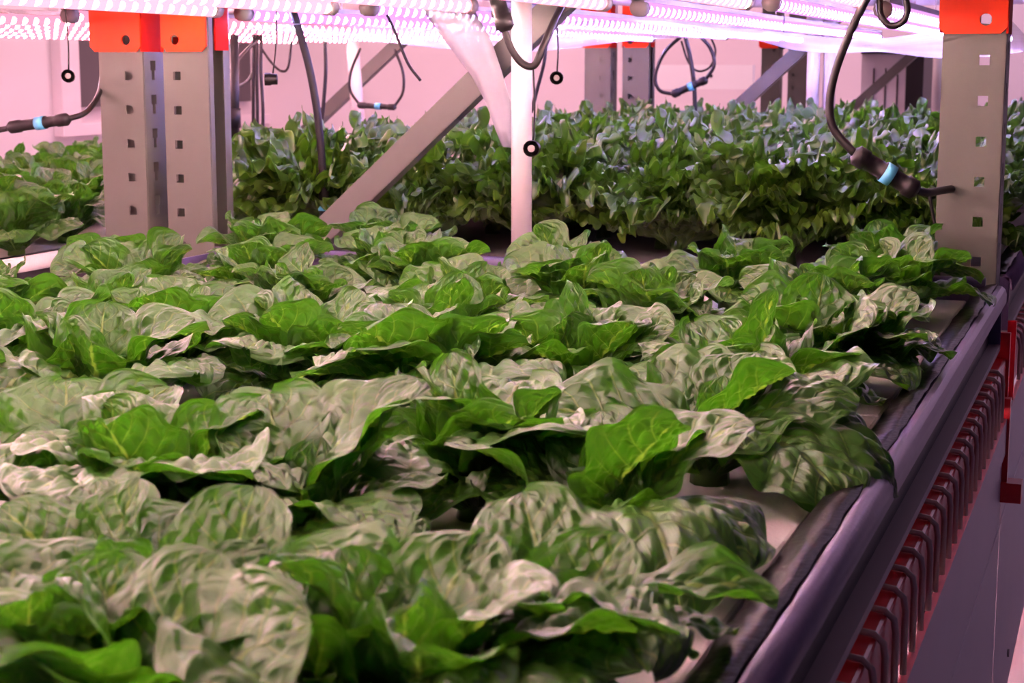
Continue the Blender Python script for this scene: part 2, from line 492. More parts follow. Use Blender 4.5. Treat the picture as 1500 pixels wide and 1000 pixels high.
pole(-0.751, 6.95, .020, -0.283, 0.135, 'farthest white pipe beside the aisle upright')

# ------------------------------------------------------------------ beds: tray, liner, foam rafts, rails, beams
BED = -0.283
def bed(x0, x1, y0, y1, word, rim='rail'):
    t = thing('growing_tray', ((x0 + x1) / 2, (y0 + y1) / 2, -0.345), 'long shallow tray with dark liner ' + word, 'tray', 'growing trays')
    ox, oy, oz = (x0 + x1) / 2, (y0 + y1) / 2, -0.345
    def L(mb): mb.v = [(a - ox, b - oy, c - oz) for a, b, c in mb.v]; return mb
    L(MB().box(x0, x1, y0, y1, -0.345, -0.338)).build('tray_floor', 'tray_white', t)
    # aisle side wall and rolled rim
    L(MB().box(x1 - .018, x1 - .014, y0, y1, -0.345, -0.270)).build('side_wall', 'dark_paint', t)
    prof = [(x1 - .010, -.2670), (x1 - .006, -.2645), (x1 - .001, -.2655), (x1 + .003, -.2690), (x1 + .005, -.2750), (x1 + .005, -.2850), (x1 + .002, -.2855), (x1 + .001, -.276), (x1 - .006, -.270)]
    r = L(MB().prism_y(prof, y0, y1)).build('rolled_rim', rim, t, True); r['label'] = 'rolled metal rim'
    L(MB().box(x0, x0 + .004, y0, y1, -0.338, -0.266)).build('side_wall', 'rail', t)
    L(MB().box(x0, x1, y1 - .004, y1, -0.338, -0.268)).build('end_wall', 'rail', t)
    L(MB().box(x0, x1, y0, y0 + .004, -0.338, -0.268)).build('end_wall', 'rail', t)
    # wrinkled black liner folded up over the edge
    mb = MB(); n = 90
    pr = [(x1 - .040, -.330), (x1 - .035, -.300), (x1 - .033, -.276), (x1 - .029, -.2670), (x1 - .018, -.2640), (x1 - .007, -.2635)]
    rr = random.Random(3)
    for i in range(n + 1):
        y = y0 + .004 + (y1 - y0 - .008) * i / n
        for k, (x, z) in enumerate(pr):
            mb.v.append((x + rr.uniform(-.0012, .0012) * (k > 0), y, z + rr.uniform(-.0012, .0012) * (k > 1)))
    kk = len(pr)
    for i in range(n):
        for k in range(kk - 1):
            a = i * kk + k
            mb.f.append((a, a + 1, a + kk + 1, a + kk))
    l = L(mb).build('liner', 'liner', t, True); l['label'] = 'glossy black plastic liner'
    solid(l, .0015)
    # red end caps of the far edge: rounded beam
    L(MB().tube([(x0 + .02, y1 - .012, -.262), (x1 - .02, y1 - .012, -.262)], .008, 10)).build('end_rail', 'rail', t, True)
    return t
bed(-1.262, -0.144, -0.12, 2.155, 'under the near broad-leaved lettuces')
bed(-1.262, -0.144, 2.275, 4.53, 'under the curly lettuces')
bed(-2.60, -1.475, -0.12, 4.53, 'of the neighbouring rack on the left', 'foam')

def raft(x0, x1, y0, y1, label):
    o = MB().box(-(x1 - x0) / 2, (x1 - x0) / 2, -(y1 - y0) / 2, (y1 - y0) / 2, 0, .028).build('foam_raft', 'foam', None, bevel=.003)
    o.location = ((x0 + x1) / 2, (y0 + y1) / 2, BED - .028)
    tag(o, label, 'foam board', 'white floating foam rafts')
ys = [-0.10, 0.64, 1.39, 2.14]
for i in range(3):
    raft(-1.25, -0.185, ys[i] + .001, ys[i + 1] - .001, ['white foam board at the front of the near bed', 'white foam board in the middle of the near bed', 'white foam board at the far end of the near bed'][i])
for i in range(3):
    raft(-1.25, -0.185, 2.29 + .74 * i, 2.29 + .74 * (i + 1) - .002, 'white foam board under the curly lettuces, %s from the pole' % ORD[i])
for i in range(3):
    raft(-2.58, -1.53, 1.2 + 1.1 * i, 1.2 + 1.1 * (i + 1) - .002, 'white foam board in the left neighbouring bed, %s from the camera' % ORD[i])

# red beam, wire deck hooked over it
def beam(x1, y0, y1, label):
    t = thing('rack_beam', (x1, (y0 + y1) / 2, -.42), label, 'beam', 'red rack beams')
    h = (y1 - y0) / 2
    MB().box(-.052, 0, -h, h, 0, .063).build('beam_body', 'red', t, bevel=.003)
    for e in (-1, 1):
        MB().box(-.060, .004, e * h - .004, e * h + .004, -.05, .095).build('end_plate', 'red', t)
beam(-0.137, -0.12, 2.17, 'dark red steel beam along the aisle under the near bed')
beam(-0.137, 2.28, 4.55, 'dark red steel beam along the aisle under the curly lettuce bed')
def deck(y0, y1, label, group):
    t = thing('wire_deck', (-.137, y0, -.357), label, 'wire deck', group)
    n = int((y1 - y0) / .05)
    pts = [(-1.05, 0, .0035), (-.03, 0, .0035), (-.010, 0, .0035), (-.002, 0, .0025), (.004, 0, -.003), (.0055, 0, -.012), (.0055, 0, -.058)]
    me = None
    for k in range(n):
        if me is None:
            o = MB().tube(pts, .0024, 8).build('wire', 'wire', t, True); me = o.data
        else:
            o = bpy.data.objects.new('wire', me); COL.objects.link(o); o.parent = t
        o.location = (0, .0 + k * .05, 0)
deck(-.052, 2.13, 'grey wire shelf whose rods hook over the near red beam', 'wire decks')
deck(2.348, 4.5, 'grey wire shelf whose rods hook over the far red beam', 'wire decks')

# white side sheet below the beam, lower tier
def sheet(y0, y1, label):
    t = thing('side_sheet', (-.135, (y0 + y1) / 2, -.90), label, 'side sheet', 'white sheets below the beams')
    h = (y1 - y0) / 2
    MB().box(-.003, .0, -h, h, 0, .47).build('sheet', 'panel', t)
    MB().box(-.0005, .0035, -h, h, .425, .47).build('top_fold', 'panel', t)
    MB().box(-.0005, .0015, -h, h, .33, .335).build('crease', 'panel', t)
    for k in range(3):
        y = -h + .3 + k * h * .8
        MB().tube([(0, y, .06), (.003, y, .06)], .006, 8).build('rivet', 'grey_cap', t)
sheet(-.12, 2.158, 'pale plastic side sheet hanging under the near red beam')
sheet(2.165, 4.5, 'pale plastic side sheet hanging under the far red beam')
lt = thing('growing_tray', (-.70, 1.8, -1.01), 'white rim of the lower tier tray at the bottom right corner', 'tray', 'growing trays')
MB().box(-.55, .63, -1.9, 2.7, 0, .05).build('tray_body', 'tray_white', lt)
bk = thing('beam_bracket', (-.140, 2.16, -.49), 'red bracket on the aisle upright below the near bed', 'bracket')
MB().box(-.012, .012, -.012, .004, -.02, .085).build('bracket_leg', 'red', bk)
MB().box(-.012, .030, -.020, .012, -.045, -.02).build('bracket_foot', 'red', bk)

# upper tier trays above the lamps
def upper(x0, x1, y0, y1, label):
    t = thing('upper_tray', ((x0 + x1) / 2, (y0 + y1) / 2, .16), label, 'tray', 'upper tier trays')
    a, b = (x1 - x0) / 2, (y1 - y0) / 2
    MB().box(-a, a, -b, b, 0, .004).build('tray_floor', 'tray_white', t)
    for s in (-1, 1):
        MB().box(s * a - .003, s * a + .003, -b, b, 0, .07).build('side_wall', 'rail', t)
upper(-1.262, -.138, -.12, 2.155, 'tray of the tier above the near bed lamps')
upper(-1.262, -.138, 2.275, 4.53, 'tray of the tier above the curly lettuce lamps')
upper(-2.60, -1.475, -.12, 4.53, 'tray of the tier above the left neighbouring bed')

# ------------------------------------------------------------------ LED tubes
LX = [-1.255, -1.052, -.850, -.650, -.470, -.325]
def led(x, y0, y1, z, m, label, group, r=.0105, capm='grey_cap'):
    t = thing('led_tube', (x, (y0 + y1) / 2, z), label, 'lamp', group)
    h = (y1 - y0) / 2
    MB().tube([(0, -h + .02, 0), (0, h - .02, 0)], r, 10).build('glowing_tube', m, t, True)
    for s in (-1, 1):
        MB().tube([(0, s * (h - .021), 0), (0, s * h, 0)], r * 1.12, 10).build('end_cap', capm, t, True)
    MB().box(-r * .9, r * .9, -h, h, r * .8, r * 1.5).build('back_channel', 'tray_white', t)
    for s in (-.7, .7):
        MB().tube([(0, s * h, r * 1.4), (0, s * h, (.16 if z > 0 else -.346) - z - .001)], .0015, 6).build('hanger', 'wire', t)
posw = ['leftmost', 'second from left', 'third from left', 'third from right', 'second from right', 'rightmost']
for i, x in enumerate(LX):
    led(x, -.10, [2.19, 2.15, 2.16, 2.12, 2.14, 2.12][i], .083, 'led_near', 'pinkish LED tube lamp over the near bed, ' + posw[i], 'LED tubes over the near bed')
    led(x + .01, 2.24, 4.50, .080 + .006 * math.sin(i * 2.1), 'led_far', 'violet LED tube lamp over the curly lettuce, ' + posw[i], 'LED tubes over the curly bed')
for i in range(6):
    led(-1.56 - .19 * i, -.10, 2.05, .083, 'led_side', 'pink LED tube over the front of the left bed, %s from the uprights' % ORD[i], 'LED tubes over the left bed')
    led(-1.56 - .19 * i, 2.26, 4.50, .080, 'led_side', 'pink LED tube over the back of the left bed, %s from the uprights' % ORD[i], 'LED tubes over the left bed')

for i, x in enumerate((-.30, -.62, -.94)):
    led(x, .2, 4.3, -.52, 'led_side', 'pink LED tube of the lower tier, %s from the aisle' % ORD[i], 'LED tubes of the lower tier')

# clear plastic film sagging under the far lamps
def film(x0, x1, y0, y1, zf, label, nx=40, ny=50):
    mb = MB()
    for j in range(ny + 1):
        for i in range(nx + 1):
            x = x0 + (x1 - x0) * i / nx; y = y0 + (y1 - y0) * j / ny
            mb.v.append((x, y, zf(i / nx, j / ny)))
    for j in range(ny):
        for i in range(nx):
            a = j * (nx + 1) + i
            mb.f.append((a, a + 1, a + nx + 2, a + nx + 1))
    o = mb.build('plastic_film', 'film', None, True)
    return tag(o, label, 'film', 'clear drip films under lamps')
film(-1.28, -.62, 2.30, 4.50, lambda a, b: .062 - .032 * (1 - a) ** 2 * math.sin(math.pi * b) + .026 * b * b + .004 * math.sin(9 * a + 7 * b),
     'crumpled clear plastic film sagging below violet lamps, wide left sheet')
film(-.60, -.16, 2.32, 4.50, lambda a, b: .056 - .020 * math.sin(math.pi * b) - .012 * math.sin(math.pi * a) + .005 * math.sin(8 * a + 11 * b),
     'crumpled clear plastic film sagging below violet lamps, narrow right sheet')

# milky strip hanging across the brace
def strip():
    Lf = [(606, -6), (630, 30), (652, 60), (690, 110), (712, 150), (726, 190), (736, 214)]
    Rt = [(684, -6), (702, 28), (718, 55), (735, 105), (748, 150), (749, 185), (750, 217)]
    mb = MB()
    for k, (l, r_) in enumerate(zip(Lf, Rt)):
        a = at_y(*l, 2.197); b = at_y(*r_, 2.187)
        mb.v += [tuple(a), tuple(a.lerp(b, .3) + Vector((0, -.004 + .003 * (k % 2), 0))), tuple(a.lerp(b, .65) + Vector((0, .003 - .004 * (k % 2), 0))), tuple(b)]
    for i in range(len(Lf) - 1):
        for k in range(3):
            q = i * 4 + k
            mb.f.append((q, q + 1, q + 5, q + 4))
    o = mb.build('plastic_strip', 'strap', None, True); solid(o, .0008)
    tag(o, 'milky clear plastic strip hanging diagonally across the brace', 'strip')
strip()

# ------------------------------------------------------------------ cables, caps, ties
def cable(paths, label, con=None, r=.0042, group='black lamp cables', rc=.0095):
    base = Vector(paths[0][0])
    t = thing('lamp_cable', base, label, 'cable', group)
    for p in paths:
        MB().tube([q - base for q in spline(p, 8)], r, 8).build('cord', 'cable', t, True)
    if con:
        a, b = Vector(con[0]) - base, Vector(con[1]) - base
        d = b - a
        prof = [(0, .55), (.03, .8), (.05, 1), (.20, 1), (.21, .85), (.45, .85), (.46, 1.0), (.62, 1.0), (.63, .85), (.80, .85), (.81, 1), (.95, 1), (.97, .8), (1, .55)]
        c = MB().tube([a + d * s for s, _ in prof], [rc * k for _, k in prof], 14).build('plug_connector', 'cable', t, True)
        MB().tube([a + d * .47, a + d * .61], rc * 1.04, 14).build('blue_band', 'band', c, True)
    return t

Yc = 2.10
c = [at_y(-40, 196, Yc), at_y(0, 190, Yc), at_y(15, 187, Yc)]
cable([[*c], [at_y(100, 174, Yc), at_y(125, 165, Yc + .03), at_y(143, 142, Yc + .07), at_y(149, 118, Yc + .12), at_y(150, 85, Yc + .14)]],
      'black cable with blue-banded connector left of the orange plates', (at_y(12, 187, Yc), at_y(102, 174, Yc)))
cable([[at_y(420, -8, 2.33), at_y(432, 25, 2.33), at_y(452, 95, 2.33), at_y(464, 160, 2.33), at_y(470, 215, 2.33), at_y(473, 258, 2.33)]],
      'black cable dropping to a connector behind the grey brace', (at_y(473, 250, 2.33), at_y(477, 345, 2.33)), r=.0062)
cable([[at_y(738, 40, 2.05), at_y(748, 70, 2.05), at_y(764, 92, 2.05), at_y(782, 96, 2.05), at_y(795, 70, 2.06), at_y(812, 30, 2.10), at_y(830, -5, 2.15)]],
      'black cable bent in a hook beside the white pole', (at_y(742, 46, 2.05), at_y(708, -70, 2.05)), r=.0048, rc=.012)
cable([[at_y(1275, -12, 2.02), at_y(1262, 12, 2.02), at_y(1240, 60, 2.02), at_y(1222, 110, 2.02), at_y(1215, 155, 2.02), at_y(1222, 190, 2.02), at_y(1252, 225, 2.02)],
       [at_y(1340, 279, 2.04), at_y(1360, 282, 2.08), at_y(1378, 279, 2.14), at_y(1400, 276, 2.21)]],
      'black cable curving down to a connector beside the aisle upright', (at_y(1250, 224, 2.02), at_y(1344, 281, 2.04)), r=.0050, rc=.0125)
cable([[at_y(1008, 45, 4.3), at_y(975, 75, 4.3), at_y(960, 110, 4.3), at_y(966, 132, 4.3), at_y(987, 138, 4.3)],
       [at_y(1034, 116, 4.3), at_y(1046, 95, 4.3), at_y(1040, 70, 4.3), at_y(1018, 45, 4.3)]],
      'looped far cable with blue-banded connector before the white beam', (at_y(984, 139, 4.3), at_y(1036, 116, 4.3)), r=.0048, rc=.011)
cable([[at_y(528, 70, 3.9), at_y(514, 105, 3.9), at_y(513, 132, 3.9), at_y(527, 154, 3.9)],
       [at_y(577, 157, 3.9), at_y(590, 135, 3.9), at_y(590, 105, 3.9), at_y(578, 72, 3.9)]],
      'looped far cable with blue-banded connector before the rose wall', (at_y(524, 154, 3.9), at_y(580, 157, 3.9)), r=.0038, rc=.0085)
cable([[at_y(1003, 50, 4.4), at_y(1012, 90, 4.4), at_y(1017, 130, 4.4), at_y(1018, 175, 4.4)]], 'straight dark cable hanging inside the far cable loop', r=.006)
cable([[at_y(1040, 52, 4.6), at_y(1048, 75, 4.6), at_y(1040, 98, 4.6), at_y(1022, 104, 4.6), at_y(1008, 90, 4.6), at_y(998, 60, 4.6)]], 'thin cable looping behind the far connector', r=.003)
cable([[at_y(1288, -5, 2.12), at_y(1290, 22, 2.12), at_y(1303, 37, 2.12), at_y(1320, 34, 2.12), at_y(1329, 18, 2.12), at_y(1326, -5, 2.12)]],
      'small dark cable loop at the top beside the aisle upright', r=.0042)
# tangle right of the nearest pair of uprights
for k, (xa, xb, yb, lab) in enumerate([(372, 371, 215, 'leftmost cable of the hanging bundle by the nearest uprights'),
                                       (377, 377, 210, 'middle cable of the hanging bundle by the nearest uprights'),
                                       (383, 385, 205, 'rightmost cable of the hanging bundle by the nearest uprights')]):
    cable([[at_y(xa, 40, 3.4), at_y(xa - 1, 100, 3.4), at_y(xb, yb - 50, 3.4), at_y(xb, yb, 3.4)]], lab, r=.004)
cable([[at_y(380, 55, 3.4), at_y(350, 85, 3.3), at_y(335, 105, 3.2)]], 'short cable slanting from the bundle to the upright, upper one', r=.004)
cable([[at_y(376, 90, 3.4), at_y(366, 115, 3.4), at_y(350, 126, 3.3), at_y(335, 128, 3.2)]], 'short cable curving from the bundle to the upright, lower one', r=.004)
cable([[at_y(382, 70, 3.4), at_y(398, 92, 3.4), at_y(412, 104, 3.4), at_y(422, 98, 3.4), at_y(427, 60, 3.4)]], 'thin cable swag right of the hanging bundle', r=.003)
cable([[at_y(476, 60, 3.5), at_y(477, 105, 3.5), at_y(474, 150, 3.5), at_y(470, 190, 3.5)]], 'thin straight cable before the rose wall', r=.0045)
cable([[at_y(800, 55, 3.2), at_y(797, 90, 3.2), at_y(787, 130, 3.2), at_y(778, 165, 3.2)]], 'thin cable hanging just right of the white pole', r=.004)
pipe = thing('black_pipe', at_y(345, 230, 3.1), 'black upright pipe close behind the nearest uprights', 'pipe')
MB().tube([Vector((0, 0, 0)), at_y(343, 50, 3.1) - at_y(345, 230, 3.1)], .009, 12).build('pipe', 'cable', pipe, True)
MB().tube([Vector((0, 0, .06)), Vector((0, 0, .10))], .013, 12).build('coupling', 'cable', pipe, True)

def cap(px, py, top, Y, label, r=.0095, face=(0, -1, 0)):
    p = at_y(px, py, Y); q = at_y(top[0], top[1], Y)
    t = thing('connector_cap', p, label, 'cap', 'dangling connector caps')
    f = Vector(face).normalized()
    MB().tube([-f * .006, f * .002, f * .004, f * .012], [r * .85, r * .85, r, r], 14, cap=False).build('cap_body', 'cable', t, True)
    MB().tube([-f * .0062, -f * .0052], [r * .85, r * .85], 14).build('cap_end', 'cable', t, True)
    MB().tube([f * .010, f * .0105], r * .45, 10).build('pin', 'grey_cap', t)
    MB().tube(spline([Vector((0, 0, r * .9)), (q - p) * .5 + Vector((.002, 0, 0)), q - p], 5), .0012, 6).build('tether', 'cable', t, True)
cap(101, 112, (95, 5), 2.12, 'black connector cap dangling left of the orange plates', face=(.5, -1, .1))
cap(400, 116, (405, 8), 2.25, 'black connector cap dangling right of the nearest uprights', face=(-1, -.4, 0))
cap(781, 217, (781, 98), 2.05, 'black connector cap dangling low beside the white pole', .0105, face=(.1, -1, 0))
cap(816, 114, (815, 22), 2.30, 'round black connector cap dangling right of the white pole', face=(.25, -1, 0))
cap(1146, 65, (1148, 15), 3.2, 'small black connector cap dangling before the far brace', face=(.2, -1, 0))
def tie(pts, Y, label):
    P = [at_y(x, y, Y) for x, y in pts]; b = P[0]
    o = MB().tube([p - b for p in spline(P, 6)], [.0022] * 0 or .0022, 6).build('cable_tie', 'cable', None, True)
    o.location = b
    tag(o, label, 'cable tie', 'black cable ties')
tie([(562, 12), (578, 45), (597, 92), (616, 118)], 2.30, 'black cable tie tail hanging left of the milky strip')
tie([(1361, 280), (1364, 300), (1370, 332)], 2.12, 'thin black tie on the cable beside the aisle upright')

# ------------------------------------------------------------------ background
def wallbox(name, x0, x1, y0, y1, z0, z1, m, label, cat, bev=0.0):
    o = MB().box(-(x1 - x0) / 2, (x1 - x0) / 2, -(y1 - y0) / 2, (y1 - y0) / 2, 0, z1 - z0).build(name, m, None, bevel=bev)
    o.location = ((x0 + x1) / 2, (y0 + y1) / 2, z0)
    return tag(o, label, cat)
p = at_y(945, 95, 7.6); q = at_y(1102, 131, 7.6)
wb = thing('white_beam', (p.x, 7.6, q.z), 'broad white horizontal beam behind the far uprights', 'beam')
MB().box(0, q.x - p.x, 0, .05, 0, p.z - q.z).build('beam_board', 'white_board', wb)
MB().tube([(.06 + .25, -.002, .06), (.06 + .25, .01, .06)], .008, 10).build('bolt', 'cable', wb)
pp = at_x(110, 53, -4.47); pq = at_x(152, 156, -4.47)
wp = thing('wall_panel', (-4.5, pp.y, pq.z), 'dark grey board on the pink wall left of the uprights', 'board')
MB().box(0, .03, 0, 1.6, 0, .9).build('board', 'dark_box', wp)
tr = thing('wall_duct', (-4.5, at_x(88, 200, -4.47).y, at_x(88, 200, -4.47).z), 'pale rectangular trunking frame on the pink wall', 'trunking')
MB().box(0, .05, 0, .14, 0, 1.2).build('upright_duct', 'trim', tr)
MB().box(0, .05, .14, 2.4, 0, .05).build('cross_duct', 'trim', tr)
# machine at far right
mc = thing('control_cabinet', (-.95, 7.4, FLOOR), 'purple-grey cabinet with black side beyond the curly lettuce', 'cabinet')
a = at_y(1262, 100, 7.4).x; b_ = at_y(1328, 100, 7.4).x; c_ = at_y(1354, 100, 7.4).x
MB().box(a + .95, b_ + .95, 0, .4, 0, LIFT + .06).build('cabinet_body', 'panel', mc)
MB().box(b_ + .95, c_ + .95, -.02, .42, 0, LIFT + .09).build('black_side', 'cable', mc)
MB().box(a + .95, c_ + .95, -.03, .42, LIFT + .06, LIFT + .10).build('cabinet_top', 'cable', mc)
for k in range(3):
    xx = a + .95 + .05 + k * .05
    MB().box(xx, xx + .006, -.004, 0, .8, LIFT + .0).build('slit', 'cable', mc)

# ------------------------------------------------------------------ leaves
def sstep(a, b, x):
    t = np.clip((x - a) / (b - a), 0, 1); return t * t * (3 - 2 * t)

def grid_mesh(name, P, U, V, m):
    nu, nv = P.shape[0], P.shape[1]
    me = bpy.data.meshes.new(name)
    idx = np.arange(nu * nv).reshape(nu, nv)
    fa = np.stack([idx[:-1, :-1], idx[:-1, 1:], idx[1:, 1:], idx[1:, :-1]], -1).reshape(-1, 4)
    me.vertices.add(nu * nv); me.vertices.foreach_set('co', P.reshape(-1).astype(np.float32))
    nf = len(fa)
    me.loops.add(nf * 4); me.loops.foreach_set('vertex_index', fa.reshape(-1).astype(np.int32))
    me.polygons.add(nf)
    me.polygons.foreach_set('loop_start', np.arange(0, nf * 4, 4, dtype=np.int32))
    me.polygons.foreach_set('use_smooth', np.ones(nf, dtype=bool))
    uvl = me.uv_layers.new(name='UVMap')
    uv = np.stack([U.reshape(-1), V.reshape(-1)], -1)[fa.reshape(-1)]
    uvl.data.foreach_set('uv', uv.reshape(-1).astype(np.float32))
    me.materials.append(MAT[m])
    me.update(calc_edges=True); me.validate()
    return me

def romaine_leaf(seed, a0, a1, cup, ruf, bl, twist, wl=0.86, sidebend=0.0, fold=0.0, nu=60, nv=42):
    """unit-length leaf: base at origin, grows towards +X, upper side up"""
    r = np.random.RandomState(seed)
    u = np.linspace(0, 1, nu)[:, None] * np.ones((1, nv)); v = np.linspace(-1, 1, nv)[None, :] * np.ones((nu, 1))
    uu = u[:, 0]
    ang = np.radians(a0 + (a1 - a0) * sstep(0.05, 1.05, uu) + 6 * np.sin(uu * 7 + r.rand() * 6))
    yaw = sidebend * sstep(.2, 1, uu)
    du = 1.0 / (nu - 1)
    tx, ty, tz = np.cos(ang) * np.cos(yaw), np.cos(ang) * np.sin(yaw), np.sin(ang)
    T = np.stack([tx, ty, tz], -1)
    mid = np.cumsum(T * du, 0) - T[0] * du
    lat = np.stack([-np.sin(yaw), np.cos(yaw), np.zeros(nu)], -1)
    nor = np.cross(T, lat)
    tw = twist * sstep(.15, 1, uu) + fold * np.sin(uu * 5 + r.rand() * 3)
    lat, nor = lat * np.cos(tw)[:, None] + nor * np.sin(tw)[:, None], nor * np.cos(tw)[:, None] - lat * np.sin(tw)[:, None]
    # width: petiole, then broad obovate blade with rounded tip
    blade = np.where(uu > .60, np.sqrt(np.clip(1 - ((uu - .60) / .402) ** 2, 0, 1)), np.sin(np.clip((uu + .02) / .62, 0, 1) * math.pi / 2) ** 1.15)
    wd = wl * .5 * np.maximum(blade, .0) * (1 + .035 * np.sin(uu * 17 + r.rand() * 6)) + .035 * (1 - sstep(0, .3, uu))
    ws = wd[:, None] * (1 + .05 * np.sin(6 * u + 2.5 * v + r.rand() * 6))
    cc = cup * (.45 + .8 * sstep(0.1, .8, u)) + 1e-4
    off = ws * np.sin(cc * v) / cc
    h = ws * (1 - np.cos(cc * v)) / cc
    p1, p2 = r.rand(2) * 6.28
    nf = r.uniform(2.0, 3.2)
    av = np.abs(v)
    edge = av ** 2.4
    tipf = sstep(.62, 1.0, u) * 1.0
    wave = np.where(v > 0, np.sin(6.28 * nf * u + p1), np.sin(6.28 * (nf + .4) * u + p2))
    h = h + ruf * edge * wave * sstep(.15, .4, u) * (1 - .5 * tipf)
    # second, longer wobble
    h = h + ruf * .8 * np.sin(4.2 * u + 2.2 * v + p1) * sstep(.25, .7, u) * av
    # pillows between the veins
    q = 7.5 * (u - .24 * av) + .4 * (v > 0)
    fq = q - np.floor(q)
    pil = np.sin(np.pi * fq) ** 1.0
    rr_ = av * 3.3 + .37 * np.floor(q)
    fr = rr_ - np.floor(rr_)
    pil2 = np.sin(np.pi * fr) ** 1.1
    amp = .65 + .35 * np.sin(5 * u + 4 * v + p2) * np.cos(7 * v - 3 * u + p1)
    mask = (1 - av ** 5) * sstep(.14, .32, u) * sstep(1.02, .85, u)
    h = h + bl * pil * (.40 + .60 * pil2) * amp * mask
    h = h + bl * .22 * np.sin(19 * u + 9 * v + p1) * np.sin(15 * v - 7 * u + p2) * mask
    h = h - .022 * np.exp(-(v / .09) ** 2) * sstep(.05, .3, u) * (1 - .6 * u)
    P = mid[:, None, :] + lat[:, None, :] * off[..., None] + nor[:, None, :] * h[..., None]
    return grid_mesh('leaf', P, u, v * .5 + .5, 'romaine')

LEAF = {'outer': [], 'mid': [], 'cup': [], 'inner': [], 'stand': []}
U = rng.uniform
for k in range(8):
    LEAF['outer'].append(romaine_leaf(100 + k, U(40, 55), U(-38, -5), U(-.35, .35), .045, .050, U(-.3, .3), U(.72, .86), U(-.3, .3)))
for k in range(9):
    LEAF['mid'].append(romaine_leaf(200 + k, U(58, 74), U(-22, 18), U(.05, .65), .050, .050, U(-.45, .45), U(.70, .84), U(-.35, .35)))
for k in range(7):
    LEAF['cup'].append(romaine_leaf(300 + k, U(64, 80), U(12, 45), U(.4, .95), .050, .048, U(-.5, .5), U(.68, .84), U(-.3, .3)))
for k in range(6):
    LEAF['stand'].append(romaine_leaf(400 + k, U(70, 84), U(45, 80), U(.2, .8), .045, .044, U(-.7, .7), U(.60, .78), U(-.3, .3)))
for k in range(5):
    LEAF['inner'].append(romaine_leaf(500 + k, U(72, 86), U(40, 70), U(.7, 1.3), .05, .045, U(-.4, .4), U(.62, .8), 0, 0, 40, 28))

def put_leaf(t, me, az, length, tilt=0.0, roll=0.0, r0=0.008, wid=1.0, z0=0.0):
    o = bpy.data.objects.new('leaf', me); COL.objects.link(o); o.parent = t
    o.location = (math.cos(az) * r0, math.sin(az) * r0, z0)
    o.rotation_mode = 'XYZ'
    R = Matrix.Rotation(az, 3, 'Z') @ Matrix.Rotation(-tilt, 3, 'Y') @ Matrix.Rotation(roll, 3, 'X')
    o.rotation_euler = R.to_euler('XYZ')
    o.scale = (length, length * wid, length)
    return o

CAMV = Vector((0, 0, 0))
def hero_leaf(t, base, spec, seed):
    tx, ty, mode, Lc, wid, arch, cup, f = spec
    if cup > -.2: cup += .25; arch *= .72
    # tip: where the line of sight through the pixel meets a sphere of the leaf's reach around the crown
    rd = Vector(ray(tx, ty)).normalized(); tc = rd.dot(base); off = (rd * tc - base).length
    hh = math.sqrt(max(0.0, Lc * Lc - off * off))
    tt = tc + {'n': -hh, 'f': hh, 'c': 0.0}[mode]
    tip = rd * tt
    if tip.z < BED + .012 and tip.x < -.19: tip = rd * ((BED + .012) / rd.z)
    d = tip - base; dist = d.length; d.normalize()
    k = math.radians(arch)
    Lu = (math.sin(k) / k) if abs(k) > 1e-3 else 1.0            # chord of a unit leaf, roughly
    L_ = dist / Lu
    me = romaine_leaf(seed, arch, -arch, cup, .045, .046 * min(1.0, .11 / L_), 0.0, wid / L_, 0.0)
    n = 60; 
    co = np.zeros(len(me.vertices) * 3, dtype=np.float32); me.vertices.foreach_get('co', co); co = co.reshape(60, 42, 3)
    c = Vector(co[-1].mean(0)); L_ = dist / c.length; c.normalize()
    m1 = Vector((-c.z, 0, c.x)); m2 = m1.cross(c)
    camd = (CAMV - tip).normalized()
    up = Vector((0, 0, 1)) * (1 - abs(f)) + camd * f
    up = (up - d * up.dot(d)).normalized(); lt = up.cross(d)
    A = Matrix((c, m1, m2)).transposed(); B = Matrix((d, up, lt)).transposed()
    o = bpy.data.objects.new('leaf', me); COL.objects.link(o); o.parent = t
    o.location = base - t.location
    o.rotation_euler = (B @ A.transposed()).to_euler('XYZ')
    o.scale = (L_, L_, L_)

